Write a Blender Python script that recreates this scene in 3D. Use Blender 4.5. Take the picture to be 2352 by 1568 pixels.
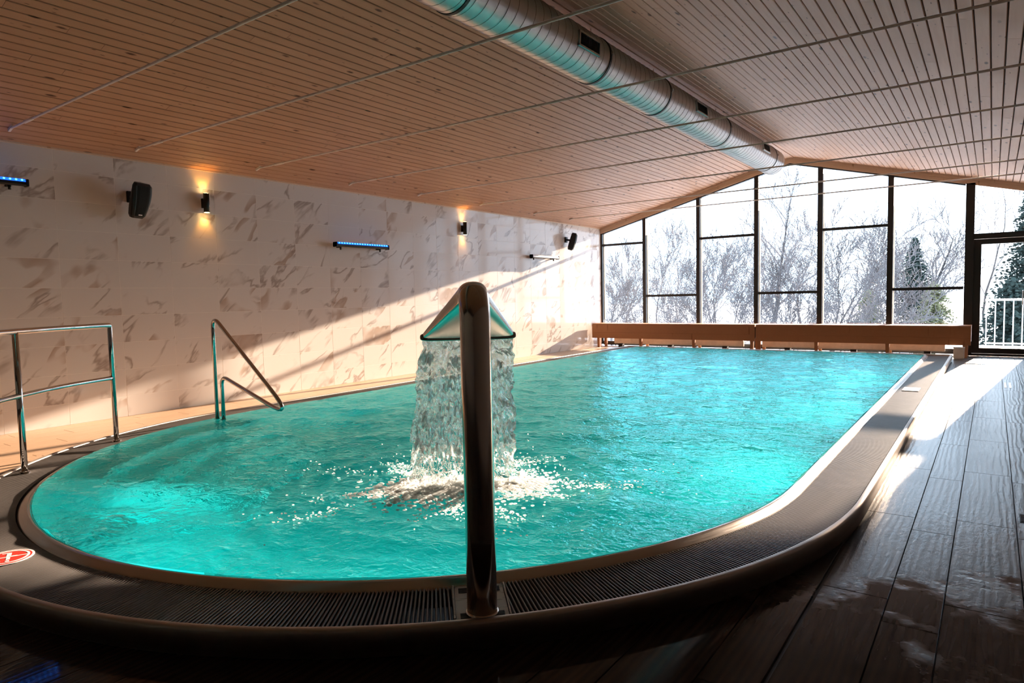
import bpy, math, random
import numpy as np
from mathutils import Vector, Matrix
PI = math.pi
rnd = random.Random(7)
for o in list(bpy.data.objects): bpy.data.objects.remove(o, do_unlink=True)
scene = bpy.context.scene
COL = scene.collection

# ------------------------------------------------------------------ camera
YAW, PITCH, ROLL = -0.627337, -0.0664527, -0.0216167
fw = Vector((math.sin(YAW)*math.cos(PITCH), math.cos(YAW)*math.cos(PITCH), math.sin(PITCH)))
rt0 = Vector((math.cos(YAW), -math.sin(YAW), 0)); up0 = rt0.cross(fw)
rt = rt0*math.cos(ROLL) + up0*math.sin(ROLL); up = up0*math.cos(ROLL) - rt0*math.sin(ROLL)
cam_d = bpy.data.cameras.new('camera'); cam = bpy.data.objects.new('camera', cam_d); COL.objects.link(cam)
cam_d.sensor_fit = 'HORIZONTAL'; cam_d.sensor_width = 36; cam_d.lens = 36*1523.277/2352
cam_d.clip_start = 0.05; cam_d.clip_end = 600
cam.matrix_world = Matrix(((rt.x, up.x, -fw.x, 0), (rt.y, up.y, -fw.y, 0), (rt.z, up.z, -fw.z, 1.28), (0, 0, 0, 1)))
scene.camera = cam

# ------------------------------------------------------------------ world, sun, exposure
SUN_TO = Vector((0.108, 1.0, 0.243)).normalized()          # towards the sun
world = bpy.data.worlds.new('winter_sky'); scene.world = world; world.use_nodes = True
wn = world.node_tree; wn.nodes.clear()
sky = wn.nodes.new('ShaderNodeTexSky'); sky.sky_type = 'NISHITA'; sky.sun_disc = False
sky.sun_elevation = math.asin(SUN_TO.z); sky.sun_rotation = math.atan2(SUN_TO.x, SUN_TO.y)
sky.air_density = 1.0; sky.dust_density = 1.6; sky.ozone_density = 1.0
skl = wn.nodes.new('ShaderNodeMixRGB'); skl.blend_type = 'MULTIPLY'; skl.inputs[0].default_value = 1.0; skl.inputs[2].default_value = (.16, .16, .16, 1)
wn.links.new(sky.outputs[0], skl.inputs[1])
mixw = wn.nodes.new('ShaderNodeMixRGB'); mixw.inputs[0].default_value = 0.9; mixw.inputs[2].default_value = (2.5, 3.35, 4.4, 1)
bg = wn.nodes.new('ShaderNodeBackground'); bg.inputs[1].default_value = 1.0
wo = wn.nodes.new('ShaderNodeOutputWorld')
wn.links.new(skl.outputs[0], mixw.inputs[1]); wn.links.new(mixw.outputs[0], bg.inputs[0]); wn.links.new(bg.outputs[0], wo.inputs[0])
sun_d = bpy.data.lights.new('sun', 'SUN'); sun_d.energy = 28.5; sun_d.angle = math.radians(0.6); sun_d.color = (1.0, 0.74, 0.55)
sun = bpy.data.objects.new('sun', sun_d); COL.objects.link(sun); sun.location = (3, 40, 20)
sun.rotation_euler = (-SUN_TO).to_track_quat('-Z', 'Y').to_euler()
scene.view_settings.view_transform = 'Standard'; scene.view_settings.look = 'None'
scene.view_settings.exposure = 0.5; scene.view_settings.gamma = 1.0; scene.view_settings.use_curve_mapping = False
cy = scene.cycles; cy.adaptive_threshold = 0.03; cy.max_bounces = 6; cy.diffuse_bounces = 3; cy.glossy_bounces = 3; cy.transmission_bounces = 6; cy.transparent_max_bounces = 20; cy.caustics_refractive = False; cy.caustics_reflective = True; cy.sample_clamp_indirect = 10.0

# ------------------------------------------------------------------ measures of the hall
XW, XR, YB, YN = -8.109, 1.05, 15.149, -4.2       # left wall, right wall, window wall, wall behind
XRIDGE, ZRIDGE, SLOPE = -3.558, 4.13, 0.257
def zceil(x): return ZRIDGE - SLOPE*abs(x - XRIDGE)
ZW, ZRIM = 0.13, 0.11                             # water level, rim level
PXC, PA, PB, PYC, PYF = -3.67, 2.75, 2.85, 4.1, 13.55

# ------------------------------------------------------------------ helpers
def tag(o, label=None, cat=None, group=None, kind=None):
    if label: o['label'] = label
    if cat: o['category'] = cat
    if group: o['group'] = group
    if kind: o['kind'] = kind
    return o
def link(o, parent=None):
    COL.objects.link(o)
    if parent is not None: o.parent = parent
    return o
def empty(name, loc=(0, 0, 0), rz=0.0):
    o = bpy.data.objects.new(name, None); o.location = loc; o.rotation_euler = (0, 0, rz); o.empty_display_size = .1
    return link(o)
class MB:
    def __init__(s): s.v = []; s.f = []; s.sm = []
    def add(s, vs, fs, smooth=False):
        b = len(s.v); s.v += [tuple(p) for p in vs]; s.f += [tuple(i + b for i in f) for f in fs]; s.sm += [smooth]*len(fs); return s
    def box(s, c, d, M=None, bev=0.0):
        x, y, z = d[0]/2, d[1]/2, d[2]/2
        if bev <= 0:
            vs = [(sx*x, sy*y, sz*z) for sz in (-1, 1) for sy in (-1, 1) for sx in (-1, 1)]
            fs = [(0, 2, 3, 1), (4, 5, 7, 6), (0, 1, 5, 4), (2, 6, 7, 3), (0, 4, 6, 2), (1, 3, 7, 5)]
        else:
            b = min(bev, x*.9, y*.9, z*.9); vs = []; fs = []
            idx = {}
            for sx in (-1, 1):
                for sy in (-1, 1):
                    for sz in (-1, 1):
                        for a in range(3):
                            p = [sx*x, sy*y, sz*z]
                            for k in range(3):
                                if k != a: p[k] -= (sx, sy, sz)[k]*b
                            idx[(sx, sy, sz, a)] = len(vs); vs.append(tuple(p))
            def q(l): fs.append(tuple(l))
            for a in range(3):
                o1, o2 = [k for k in range(3) if k != a]
                for sg in (-1, 1):
                    l = []
                    for s1, s2 in ((-1, -1), (1, -1), (1, 1), (-1, 1)):
                        t = [0, 0, 0]; t[a] = sg; t[o1] = s1; t[o2] = s2; l.append(idx[(*t, a)])
                    q(l)
                    # edges along axis a are made below
                for s1 in (-1, 1):
                    for s2 in (-1, 1):
                        t = [0, 0, 0]; t[o1] = s1; t[o2] = s2
                        ta = t[:]; ta[a] = -1; tb = t[:]; tb[a] = 1
                        q([idx[(*ta, o1)], idx[(*ta, o2)], idx[(*tb, o2)], idx[(*tb, o1)]])
            for sx in (-1, 1):
                for sy in (-1, 1):
                    for sz in (-1, 1): q([idx[(sx, sy, sz, 0)], idx[(sx, sy, sz, 1)], idx[(sx, sy, sz, 2)]])
        if M is not None: vs = [tuple(M @ Vector(p)) for p in vs]
        vs = [(p[0] + c[0], p[1] + c[1], p[2] + c[2]) for p in vs]
        return s.add(vs, fs)
    def tube(s, pts, rad, n=12, caps=True, smooth=True, closed=False):
        pts = [Vector(p) for p in pts]; N = len(pts)
        if not isinstance(rad, (list, tuple)): rad = [rad]*N
        tang = []
        for i in range(N):
            a = pts[(i - 1) % N] if (closed or i > 0) else pts[i]; b = pts[(i + 1) % N] if (closed or i < N - 1) else pts[i]
            t = (b - a); tang.append(t.normalized() if t.length > 1e-9 else Vector((0, 0, 1)))
        ref = Vector((0, 0, 1)) if abs(tang[0].z) < .9 else Vector((1, 0, 0))
        u = (ref - tang[0]*ref.dot(tang[0])).normalized(); vs = []; fs = []
        for i in range(N):
            u = (u - tang[i]*u.dot(tang[i])); u = u.normalized() if u.length > 1e-6 else tang[i].orthogonal().normalized()
            w = tang[i].cross(u)
            for k in range(n):
                a = 2*PI*k/n; vs.append(pts[i] + (u*math.cos(a) + w*math.sin(a))*rad[i])
        M = N if closed else N - 1
        for i in range(M):
            j = (i + 1) % N
            for k in range(n):
                l = (k + 1) % n; fs.append((i*n + k, i*n + l, j*n + l, j*n + k))
        s.add(vs, fs, smooth)
        if caps and not closed:
            b = len(s.v) - len(vs)
            s.f.append(tuple(b + k for k in reversed(range(n)))); s.sm.append(False)
            s.f.append(tuple(b + (N - 1)*n + k for k in range(n))); s.sm.append(False)
        return s
    def cyl(s, a, b, r, n=16, r2=None): return s.tube([a, b], [r, r if r2 is None else r2], n)
    def loft(s, rings, closed=True, smooth=True, cap=False):
        n = len(rings[0]); vs = [p for r in rings for p in r]; fs = []
        for i in range(len(rings) - 1):
            for k in range(n if closed else n - 1):
                l = (k + 1) % n; fs.append((i*n + k, i*n + l, (i + 1)*n + l, (i + 1)*n + k))
        if cap: fs += [tuple(reversed(range(n))), tuple((len(rings) - 1)*n + k for k in range(n))]
        return s.add(vs, fs, smooth)
    def prism(s, poly, ext, M=None):
        n = len(poly); vs = [(*p, 0) for p in poly] + [(*p, ext) for p in poly]
        fs = [tuple(reversed(range(n))), tuple(range(n, 2*n))] + [(i, (i + 1) % n, (i + 1) % n + n, i + n) for i in range(n)]
        if M is not None: vs = [tuple(M @ Vector(p)) for p in vs]
        return s.add(vs, fs)
    def mesh(s, name):
        me = bpy.data.meshes.new(name); me.from_pydata(s.v, [], s.f); me.polygons.foreach_set('use_smooth', s.sm); me.update(); return me
    def build(s, name, mat, parent=None):
        me = s.mesh(name)
        if mat: me.materials.append(mat)
        return link(bpy.data.objects.new(name, me), parent)
def mobj(name, me, parent=None, loc=(0, 0, 0), rot=(0, 0, 0)):
    o = bpy.data.objects.new(name, me); o.location = loc; o.rotation_euler = rot; return link(o, parent)
def arc(c, r, a0, a1, n, ax=(1, 0, 0), ay=(0, 0, 1)):
    c, ax, ay = Vector(c), Vector(ax), Vector(ay)
    return [c + ax*(r*math.cos(a0 + (a1 - a0)*i/n)) + ay*(r*math.sin(a0 + (a1 - a0)*i/n)) for i in range(n + 1)]
def rounded(path, r, n=6):
    P = [Vector(p) for p in path]; out = [P[0]]
    for i in range(1, len(P) - 1):
        a, b, c = P[i - 1], P[i], P[i + 1]; d1 = (a - b).normalized(); d2 = (c - b).normalized()
        ang = d1.angle(d2); t = min(r/math.tan(ang/2), (a - b).length*.49, (c - b).length*.49)
        p0, p1 = b + d1*t, b + d2*t
        for k in range(n + 1):
            u = k/n; out.append(p0*(1 - u)**2 + b*(2*u*(1 - u)) + p1*u*u)
    out.append(P[-1]); return out

# ------------------------------------------------------------------ materials
class NT:
    def __init__(s, name):
        s.m = bpy.data.materials.new(name); s.m.use_nodes = True; s.t = s.m.node_tree; s.t.nodes.clear()
        s.out = s.t.nodes.new('ShaderNodeOutputMaterial')
    def n(s, typ, ins=None, **kw):
        nd = s.t.nodes.new('ShaderNode' + typ)
        for k, v in kw.items(): setattr(nd, k, v)
        for k, v in (ins or {}).items():
            i = nd.inputs[k]
            if isinstance(v, bpy.types.NodeSocket): s.t.links.new(v, i)
            elif isinstance(v, bpy.types.Node): s.t.links.new(v.outputs[0], i)
            else: i.default_value = v
        return nd
    def math(s, op, a, b=0.0, c=0.0, clamp=False):
        nd = s.n('Math', {0: a, 1: b, 2: c}, operation=op); nd.use_clamp = clamp; return nd.outputs[0]
    def ramp(s, fac, stops, interp='LINEAR'):
        nd = s.n('ValToRGB', {0: fac}); cr = nd.color_ramp; cr.interpolation = interp
        while len(cr.elements) < len(stops): cr.elements.new(0.5)
        for e, (p, c) in zip(cr.elements, stops):
            e.position = p; e.color = (*c, 1) if not isinstance(c, (int, float)) else (c, c, c, 1)
        return nd.outputs[0]
    def mix(s, fac, a, b, typ='MIX'):
        c4 = lambda c: (*c, 1) if isinstance(c, tuple) and len(c) == 3 else c
        return s.n('MixRGB', {0: fac, 1: c4(a), 2: c4(b)}, blend_type=typ).outputs[0]
    def coords(s, scale=(1, 1, 1), rnd_off=0.0, kind='Object', rot=(0, 0, 0)):
        tc = s.n('TexCoord').outputs[kind]
        if rnd_off:
            oi = s.n('ObjectInfo'); comb = s.n('CombineXYZ', {0: s.math('MULTIPLY', oi.outputs['Random'], rnd_off), 1: s.math('MULTIPLY', oi.outputs['Random'], rnd_off*1.7), 2: s.math('MULTIPLY', oi.outputs['Random'], rnd_off*.6)})
            tc = s.n('VectorMath', {0: tc, 1: comb.outputs[0]}, operation='ADD').outputs[0]
        return s.n('Mapping', {'Vector': tc, 'Scale': scale, 'Rotation': rot}).outputs[0]
    def noise(s, vec, scale, detail=4, rough=.55, dist=0.0):
        return s.n('TexNoise', {'Vector': vec, 'Scale': scale, 'Detail': detail, 'Roughness': rough, 'Distortion': dist}).outputs[0]
    def bump(s, h, strength, dist=.01, normal=None):
        ins = {'Height': h, 'Strength': strength, 'Distance': dist}
        if normal is not None: ins['Normal'] = normal
        return s.n('Bump', ins).outputs[0]
    def pbr(s, **k):
        names = {'color': 'Base Color', 'rough': 'Roughness', 'metal': 'Metallic', 'spec': 'Specular IOR Level', 'normal': 'Normal', 'coat': 'Coat Weight', 'coatr': 'Coat Roughness', 'trans': 'Transmission Weight', 'ior': 'IOR', 'emit': 'Emission Color', 'es': 'Emission Strength', 'aniso': 'Anisotropic', 'sheen': 'Sheen Weight'}
        ins = {}
        for a, v in k.items(): ins[names[a]] = (*v, 1) if isinstance(v, tuple) and len(v) == 3 else v
        return s.n('BsdfPrincipled', ins)
    def done(s, sh):
        s.t.links.new(sh.outputs[0] if isinstance(sh, bpy.types.Node) else sh, s.out.inputs[0]); return s.m
def simple(name, color, rough=.5, metal=0., var=.08, nscale=12, **k):
    t = NT(name); c = t.coords(); n = t.noise(c, nscale, 3)
    col = t.mix(t.ramp(n, [(.3, 0.), (.7, 1.)]), tuple(x*(1 - var) for x in color), tuple(min(1, x*(1 + var)) for x in color))
    return t.done(t.pbr(color=col, rough=rough, metal=metal, **k))
def emis(name, color, strength):
    t = NT(name); return t.done(t.n('Emission', {0: (*color, 1), 1: strength}))

def m_tile():
    t = NT('marble_tile'); c = t.coords(rnd_off=37.0, rot=(-.72, 0, 0))
    cs = t.n('Mapping', {'Vector': c, 'Scale': (1, .42, 1.25)}).outputs[0]
    n1 = t.noise(cs, 2.1, 4, .5, .5); n2 = t.noise(cs, 1.7, 3, .5, .3); m1 = t.noise(c, 1.6, 2)
    v1 = t.math('ABSOLUTE', t.math('SUBTRACT', n1, .5)); vein = t.ramp(v1, [(0.0, 1.0), (.009, .75), (.030, 0.0)])
    v2 = t.ramp(n2, [(.575, 0.), (.588, 1.), (.65, .6), (.67, 0.0)])
    mask = t.ramp(m1, [(.45, 0.), (.57, 1.)]); mask2 = t.ramp(t.noise(c, 2.0, 2), [(.47, 0.), (.57, .9)])
    base = t.mix(t.noise(c, .8, 3), (.70, .655, .625), (.77, .73, .70))
    col = t.mix(t.math('MULTIPLY', v2, mask2), base, t.mix(t.noise(c, 6, 3), (.50, .35, .25), (.45, .37, .33)))
    col = t.mix(t.math('MULTIPLY', t.math('MULTIPLY', vein, mask), .8), col, (.33, .26, .225))
    return t.done(t.pbr(color=col, rough=.09, spec=.28))
def m_pine(name, c1, c2, knot):
    t = NT(name); c = t.coords((1, .06, 1), rnd_off=61.0); g = t.noise(c, 30, 5, .6, .4); big = t.noise(t.coords((1, .3, 1), rnd_off=61.0), 3, 2)
    oi = t.n('ObjectInfo').outputs['Random']
    col = t.mix(g, c1, c2); col = t.mix(t.math('MULTIPLY', big, .25), col, tuple(x*.62 for x in c1))
    col = t.mix(t.math('MULTIPLY', oi, .3), col, tuple(x*.78 for x in c1))
    vk = t.n('TexVoronoi', {'Vector': t.coords((7.5, 2.6, 1), rnd_off=61.0), 'Scale': 1.0, 'Randomness': 1.0})
    warp = t.noise(t.coords((1, 1, 1), rnd_off=61.0), 40, 2)
    d = t.math('ADD', vk.outputs['Distance'], t.math('MULTIPLY', t.math('SUBTRACT', warp, .5), .05))
    k = t.ramp(d, [(.06, 1.), (.10, .75), (.15, 0.)])
    sel = t.math('GREATER_THAN', t.n('SeparateColor', {0: vk.outputs['Color']}).outputs[0], .25)
    vk2 = t.n('TexVoronoi', {'Vector': t.coords((24, 7, 1), rnd_off=31.0), 'Scale': 1.0, 'Randomness': 1.0})
    k2 = t.math('MULTIPLY', t.ramp(vk2.outputs['Distance'], [(.09, .75), (.17, 0.)]), t.math('GREATER_THAN', t.n('SeparateColor', {0: vk2.outputs['Color']}).outputs[0], .72))
    col = t.mix(t.math('MAXIMUM', t.math('MULTIPLY', k, sel), k2), col, knot)
    return t.done(t.pbr(color=col, rough=.55, spec=.3, normal=t.bump(g, .15, .002)))
def m_floor():
    t = NT('wet_wood_look_tile'); c = t.coords((1, .12, 1), rnd_off=43.0); cw = t.coords((1, .35, 1), rnd_off=43.0)
    wav = t.n('TexWave', {'Vector': c, 'Scale': 9.0, 'Distortion': 7.0, 'Detail': 3.0, 'Detail Scale': 1.2}, bands_direction='X').outputs[1]
    g = t.noise(c, 45, 5, .65, .6); w = t.noise(t.coords(kind='Object', scale=(1, 1, 1), rnd_off=0), 2.0, 3)
    col = t.mix(g, (.022, .013, .009), (.062, .040, .028)); col = t.mix(t.math('MULTIPLY', wav, .5), col, (.016, .010, .007))
    geo = t.n('NewGeometry').outputs['Position']; wet = t.ramp(t.noise(geo, 1.3, 4, .6), [(.30, 0.), (.66, 1.)])
    sep = t.n('SeparateXYZ', {0: geo}).outputs
    pn = t.noise(geo, 2.2, 5, .62)                       # standing water near the camera's end of the deck, moist relief beyond
    pud = t.math('ADD', t.math('MULTIPLY', t.math('SUBTRACT', pn, .5), 3.6), t.math('SUBTRACT', 3.15, sep[1]))
    pud = t.ramp(t.math('ADD', pud, .5), [(.25, 0.), (.75, 1.)])
    dry = t.math('SUBTRACT', 1.0, pud)
    rough = t.math('ADD', .03, t.math('MULTIPLY', dry, t.math('ADD', .07, t.math('MULTIPLY', wet, .10))))
    fine = t.noise(t.coords((1, .4, 1), rnd_off=43.0), 60, 4, .6)
    h = t.math('ADD', t.math('ADD', t.math('MULTIPLY', wav, .25), t.math('MULTIPLY', g, .55)), t.math('MULTIPLY', fine, .5)); h = t.math('MULTIPLY', h, t.math('ADD', .06, dry))
    b1 = t.bump(h, .5, .004); b2 = t.bump(h, .62, .004)
    p = t.pbr(color=col, rough=t.math('ADD', .06, t.math('MULTIPLY', dry, .37)), spec=t.math('ADD', .04, t.math('MULTIPLY', dry, .32)), normal=b1, coat=t.math('ADD', .26, t.math('MULTIPLY', dry, .06)), coatr=rough); t.t.links.new(b2, p.inputs['Coat Normal'])
    return t.done(p)
def m_deck():
    t = NT('light_wood_look_tile'); c = t.coords((1, .1, 1), rnd_off=43.0)
    g = t.noise(c, 40, 5, .6, .5)
    col = t.mix(g, (.30, .18, .105), (.56, .38, .25))
    return t.done(t.pbr(color=col, rough=.32, spec=.45, normal=t.bump(g, .15, .003)))
def m_steel(name, color=(.52, .50, .48), rough=.2, streak=(1, 1, 60), bump=.05):
    t = NT(name); n = t.noise(t.coords(streak), 6, 3)
    r = t.math('ADD', rough*.7, t.math('MULTIPLY', n, rough*.6))
    return t.done(t.pbr(color=color, rough=r, metal=1.0, normal=t.bump(n, bump, .002)))
def m_water():
    t = NT('pool_water'); pos = t.n('NewGeometry').outputs['Position']
    mp = t.n('Mapping', {'Vector': pos, 'Scale': (1.0, 1.25, 1.0), 'Rotation': (0, 0, .45)}).outputs[0]
    h1 = t.noise(mp, 5.5, 3, .55, .8); h2 = t.noise(mp, 15, 3, .55, .6)
    h3 = t.noise(mp, 38, 2, .5, .4); h = t.math('ADD', t.math('ADD', h1, t.math('MULTIPLY', h2, .75)), t.math('MULTIPLY', h3, .15)); nrm = t.bump(h, .45, .045)
    return t.done(t.n('BsdfGlass', {0: (.46, 1.0, .985, 1), 'Roughness': .02, 'IOR': 1.33, 'Normal': nrm}))
def m_pane():
    t = NT('window_glass'); fr = t.n('Fresnel', {'IOR': 1.45}).outputs[0]
    tr = t.n('BsdfTransparent', {0: (.95, .97, .97, 1)}); gl = t.n('BsdfGlossy', {0: (1, 1, 1, 1), 'Roughness': .01})
    return t.done(t.n('MixShader', {0: t.math('MULTIPLY', fr, .7), 1: tr, 2: gl}))
def m_fall():
    t = NT('falling_water'); pos = t.coords((2.0, 2.0, .8))
    n = t.noise(pos, 8, 3, .55, 1.0); n2 = t.noise(t.coords((1, 1, .5)), 17, 3, .6, .8)
    nrm = t.bump(t.math('ADD', n, t.math('MULTIPLY', n2, .35)), 1.0, .075)
    gls = t.n('BsdfGlass', {0: (.96, 1., 1., 1), 'Roughness': .03, 'IOR': 1.33, 'Normal': nrm})
    wh = t.n('BsdfTranslucent', {0: (.95, .97, .97, 1), 'Normal': nrm}); wd = t.n('BsdfGlossy', {0: (.98, 1, 1, 1), 'Roughness': .08, 'Normal': nrm})
    tr = t.n('BsdfTransparent', {0: (.93, .99, .99, 1)})
    a = t.n('MixShader', {0: .4, 1: gls, 2: tr}); w = t.n('MixShader', {0: .25, 1: wh, 2: wd})
    return t.done(t.n('MixShader', {0: t.ramp(n2, [(.53, .02), (.585, .65)]), 1: a, 2: w}))  # white streaks by noise: froth, and glints put into the colour
M = {}
M['tile'] = m_tile()
M['grout'] = simple('grout', (.90, .85, .80), .8)
M['pine'] = m_pine('glazed_pine', (.47, .26, .155), (.62, .37, .24), (.085, .032, .015))
M['pine_gap'] = simple('dark_felt', (.035, .022, .016), .9)
M['trim_wood'] = m_pine('pale_pine_trim', (.70, .52, .38), (.78, .60, .46), (.45, .28, .16))
M['plaster'] = simple('warm_plaster', (.46, .40, .36), .8)
M['plaster_dark'] = simple('brown_plaster', (.50, .42, .36), .8)
M['floor'] = m_floor(); M['deck'] = m_deck()
M['floor_joint'] = simple('floor_grout', (.055, .04, .032), .6)
M['steel'] = m_steel('brushed_steel', (.50, .46, .43), .22, (1, 1, 40))
M['skirt'] = m_steel('satin_skirt_steel', (.46, .40, .36), .5, (1, 1, 30))
M['plate'] = m_steel('dull_plate_steel', (.24, .19, .16), .3, (30, 1, 1))
M['polished'] = m_steel('polished_steel', (.62, .60, .58), .07, (1, 1, 1), .01)
M['pole_steel'] = m_steel('satin_pole_steel', (.50, .43, .37), .16, (60, 60, 1), .03)
M['grate'] = simple('grey_grate_plastic', (.17, .155, .148), .36, spec=.5)
M['gutter'] = simple('dark_gutter', (.05, .045, .045), .6)
M['basin'] = simple('turquoise_basin', (.0, .72, .70), .5, var=.10, nscale=2.5)
M['water'] = m_water(); M['pane'] = m_pane(); M['fall'] = m_fall()
def m_foam():
    t = NT('white_foam'); d = t.n('BsdfDiffuse', {0: (.95, .97, .97, 1)}); tl = t.n('BsdfTranslucent', {0: (.95, .98, .98, 1)}); tp = t.n('BsdfTransparent', {0: (1, 1, 1, 1)}); return t.done(t.n('MixShader', {0: .5, 1: t.n('MixShader', {0: .55, 1: d, 2: tl}), 2: tp}))
M['foam'] = m_foam()
M['black'] = simple('black_steel_frame', (.018, .017, .018), .35)
M['blackplastic'] = simple('black_plastic', (.010, .009, .009), .5, spec=.3)
M['speaker_mesh'] = simple('speaker_grille', (.012, .013, .013), .8, nscale=300, var=.5, spec=.15)
def m_duct():
    t = NT('galvanised_duct'); n = t.noise(t.coords((1, 1, 1)), 5, 4); n2 = t.noise(t.coords((1, 30, 1)), 3, 3)
    col = t.mix(n, (.58, .58, .595), (.68, .68, .70))
    p = t.pbr(color=col, rough=t.math('ADD', .46, t.math('MULTIPLY', n2, .08)), metal=1.0, aniso=.92)
    tg = t.n('Tangent', direction_type='RADIAL', axis='Y'); t.t.links.new(tg.outputs[0], p.inputs['Tangent']); p.inputs['Anisotropic Rotation'].default_value = .25
    return t.done(p)
M['duct'] = m_duct()
M['rod'] = simple('white_painted_rod', (.86, .82, .77), .4)
M['bench'] = m_pine('orange_bench_wood', (.36, .155, .065), (.44, .20, .09), (.25, .1, .04))
M['radiator'] = simple('pale_radiator_enamel', (.75, .70, .65), .35)
M['white'] = simple('white_paint', (.82, .82, .82), .4)
M['red'] = simple('red_sign', (.62, .035, .02), .35)
M['snow'] = simple('snow', (.90, .92, .96), .7, var=.03, nscale=.6)
M['bark'] = simple('grey_bark', (.045, .038, .036), .9, var=.3, nscale=6)
M['birch'] = simple('pale_birch_bark', (.16, .13, .115), .9, var=.3, nscale=4)
M['twig'] = simple('frosty_twigs', (.135, .118, .117), .9, var=.2)
M['needle'] = simple('dark_evergreen', (.030, .042, .036), .9, var=.6, nscale=3, spec=.1)
M['shrubleaf'] = simple('olive_shrub', (.14, .13, .06), .8, var=.5, nscale=3)
M['led_blue'] = emis('blue_led', (.02, .22, 1.0), 14.0)
M['led_white'] = emis('pale_led', (.55, .75, 1.0), 6.0)
M['warm_bulb'] = emis('warm_bulb', (1.0, .62, .22), 30.0)
M['added_pool_lamp'] = emis('added_lamp_lens', (.75, 1.0, .98), .5)  # lens glow of the added underwater lamps

# ================================================================== THE SETTING
def struct(o): o['kind'] = 'structure'; return o
# ---- left wall with marble tiles
wl = MB().box((XW - .0980, (YB + YN)/2, 1.45), (.20, YB - YN, 3.1)).build('wall_left', M['grout']); struct(wl)
TJ0, TW, TH0, TH = 2.957 - 5*.598, .598, .235, .312
def tile_mesh(h, w=TW):
    b = MB(); b.box((.001, 0, 0), (.012, w - .0032, h - .0032), bev=.0008); me = b.mesh('tile'); me.materials.append(M['tile']); return me
rows = [(0.0, TH0)] + [(TH0 + i*TH, min(TH0 + (i + 1)*TH, 2.95)) for i in range(9)]
for (z0, z1) in rows:
    if z1 - z0 < .05: continue
    me = tile_mesh(z1 - z0); col_i = 0
    y = TJ0
    while y < YB - .05:
        w = min(TW, YB - .03 - y); m2 = me if w > TW - .01 else tile_mesh(z1 - z0, w)
        if w > .06: mobj('tile', m2, wl, (XW - .004, y + w/2, (z0 + z1)/2))
        y += TW
wr = MB().box((XR + .1, (YB + YN)/2, 1.45), (.20, YB - YN, 3.1)).build('wall_right', M['plaster_dark']); struct(wr)
MBn = MB(); MBn.prism([(XW - .2, -.1), (XR + .2, -.1), (XR + .2, 2.9), (XRIDGE, 4.2), (XW - .2, 2.9)], .2, Matrix.Translation((0, YN, 0)) @ Matrix.Rotation(PI/2, 4, 'X'))
struct(MBn.build('wall_near', M['plaster_dark']))
# gable strip right of the door
struct(MB().box((.84, YB + .05, 1.53), (.42, .14, 3.06)).build('wall_far', M['plaster']))

# ---- ceiling slopes with pine boards
def board_mesh(L, w=.0945):
    g = .004; x = w/2; b = MB()
    sec = [(-x, .016), (-x, .005), (-x + g, 0), (x - g, 0), (x, .005), (x, .016)]
    b.loft([[(p[0], y, p[1]) for p in sec] for y in (0, L)], smooth=False, cap=True)
    me = b.mesh('ceiling_board'); me.materials.append(M['pine']); return me
bcache = {}
ang = math.atan(SLOPE)
for side in (-1, 1):
    x0, x1 = (XW - .25, XRIDGE) if side < 0 else (XRIDGE, XR + .25)
    b = MB(); zz = lambda x: zceil(x) + .02
    xa, xb = x0, x1
    vs = [(xa, YN - .2, zz(xa)), (xb, YN - .2, zz(xb)), (xb, YB + .35, zz(xb)), (xa, YB + .35, zz(xa))]
    vs += [(p[0], p[1], p[2] + .15) for p in vs]
    b.add(vs, [(0, 3, 2, 1), (4, 5, 6, 7), (0, 1, 5, 4), (1, 2, 6, 5), (2, 3, 7, 6), (3, 0, 4, 7)])
    ce = struct(b.build('ceiling', M['pine_gap']))
    n = 45
    for i in range(n):
        x = (XW + .05 + i*.1005) if side < 0 else (XR - .05 - i*.1005)
        y = -.9 - rnd.random()*2.2
        while y < YB - .2:
            L = rnd.choice((3.0, 3.6, 4.2, 4.8)); L = min(L, YB + .02 - y)
            if YB + .02 - y - L < .5: L = YB + .02 - y
            L = round(L, 2)
            if L not in bcache: bcache[L] = board_mesh(L - .003)
            mobj('ceiling_board', bcache[L], ce, (x, y, zceil(x)), (0, side*ang, 0))
            y += L
# ---- trims
b = MB(); b.box((XW + .012, (YB + YN)/2, 2.975), (.024, YB - YN, .05), bev=.004); b.box((XW + .03, (YB + YN)/2, 2.992), (.055, YB - YN, .018), bev=.004)
struct(b.build('trim_1', M['trim_wood']))
def gable_trim(name, xa, xb, side):
    b = MB()
    for (dz0, dz1, dy0, dy1) in ((-.13, .0, .0, .035), (-.05, .0, -.03, 0.0)):
        vs = []
        for y in (YB - .06 + dy0, YB - .06 + dy1):
            for x in (xa, xb):
                for dz in (dz0, dz1): vs.append((x, y, zceil(x) + dz))
        b.add(vs, [(0, 1, 3, 2), (4, 6, 7, 5), (0, 2, 6, 4), (1, 5, 7, 3), (0, 4, 5, 1), (2, 3, 7, 6)])
    struct(b.build(name, M['trim_wood']))
gable_trim('trim_2', XW, XRIDGE, -1); gable_trim('trim_3', XRIDGE, XR, 1)
b = MB(); b.prism([(-.09, -.055), (.09, -.055), (.09, -.03), (0, 0), (-.09, -.03)], 17.5, Matrix.Translation((XRIDGE, YB - .1, ZRIDGE + .02)) @ Matrix.Rotation(PI/2, 4, 'X'))
struct(b.build('trim_4', M['pine']))

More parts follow.
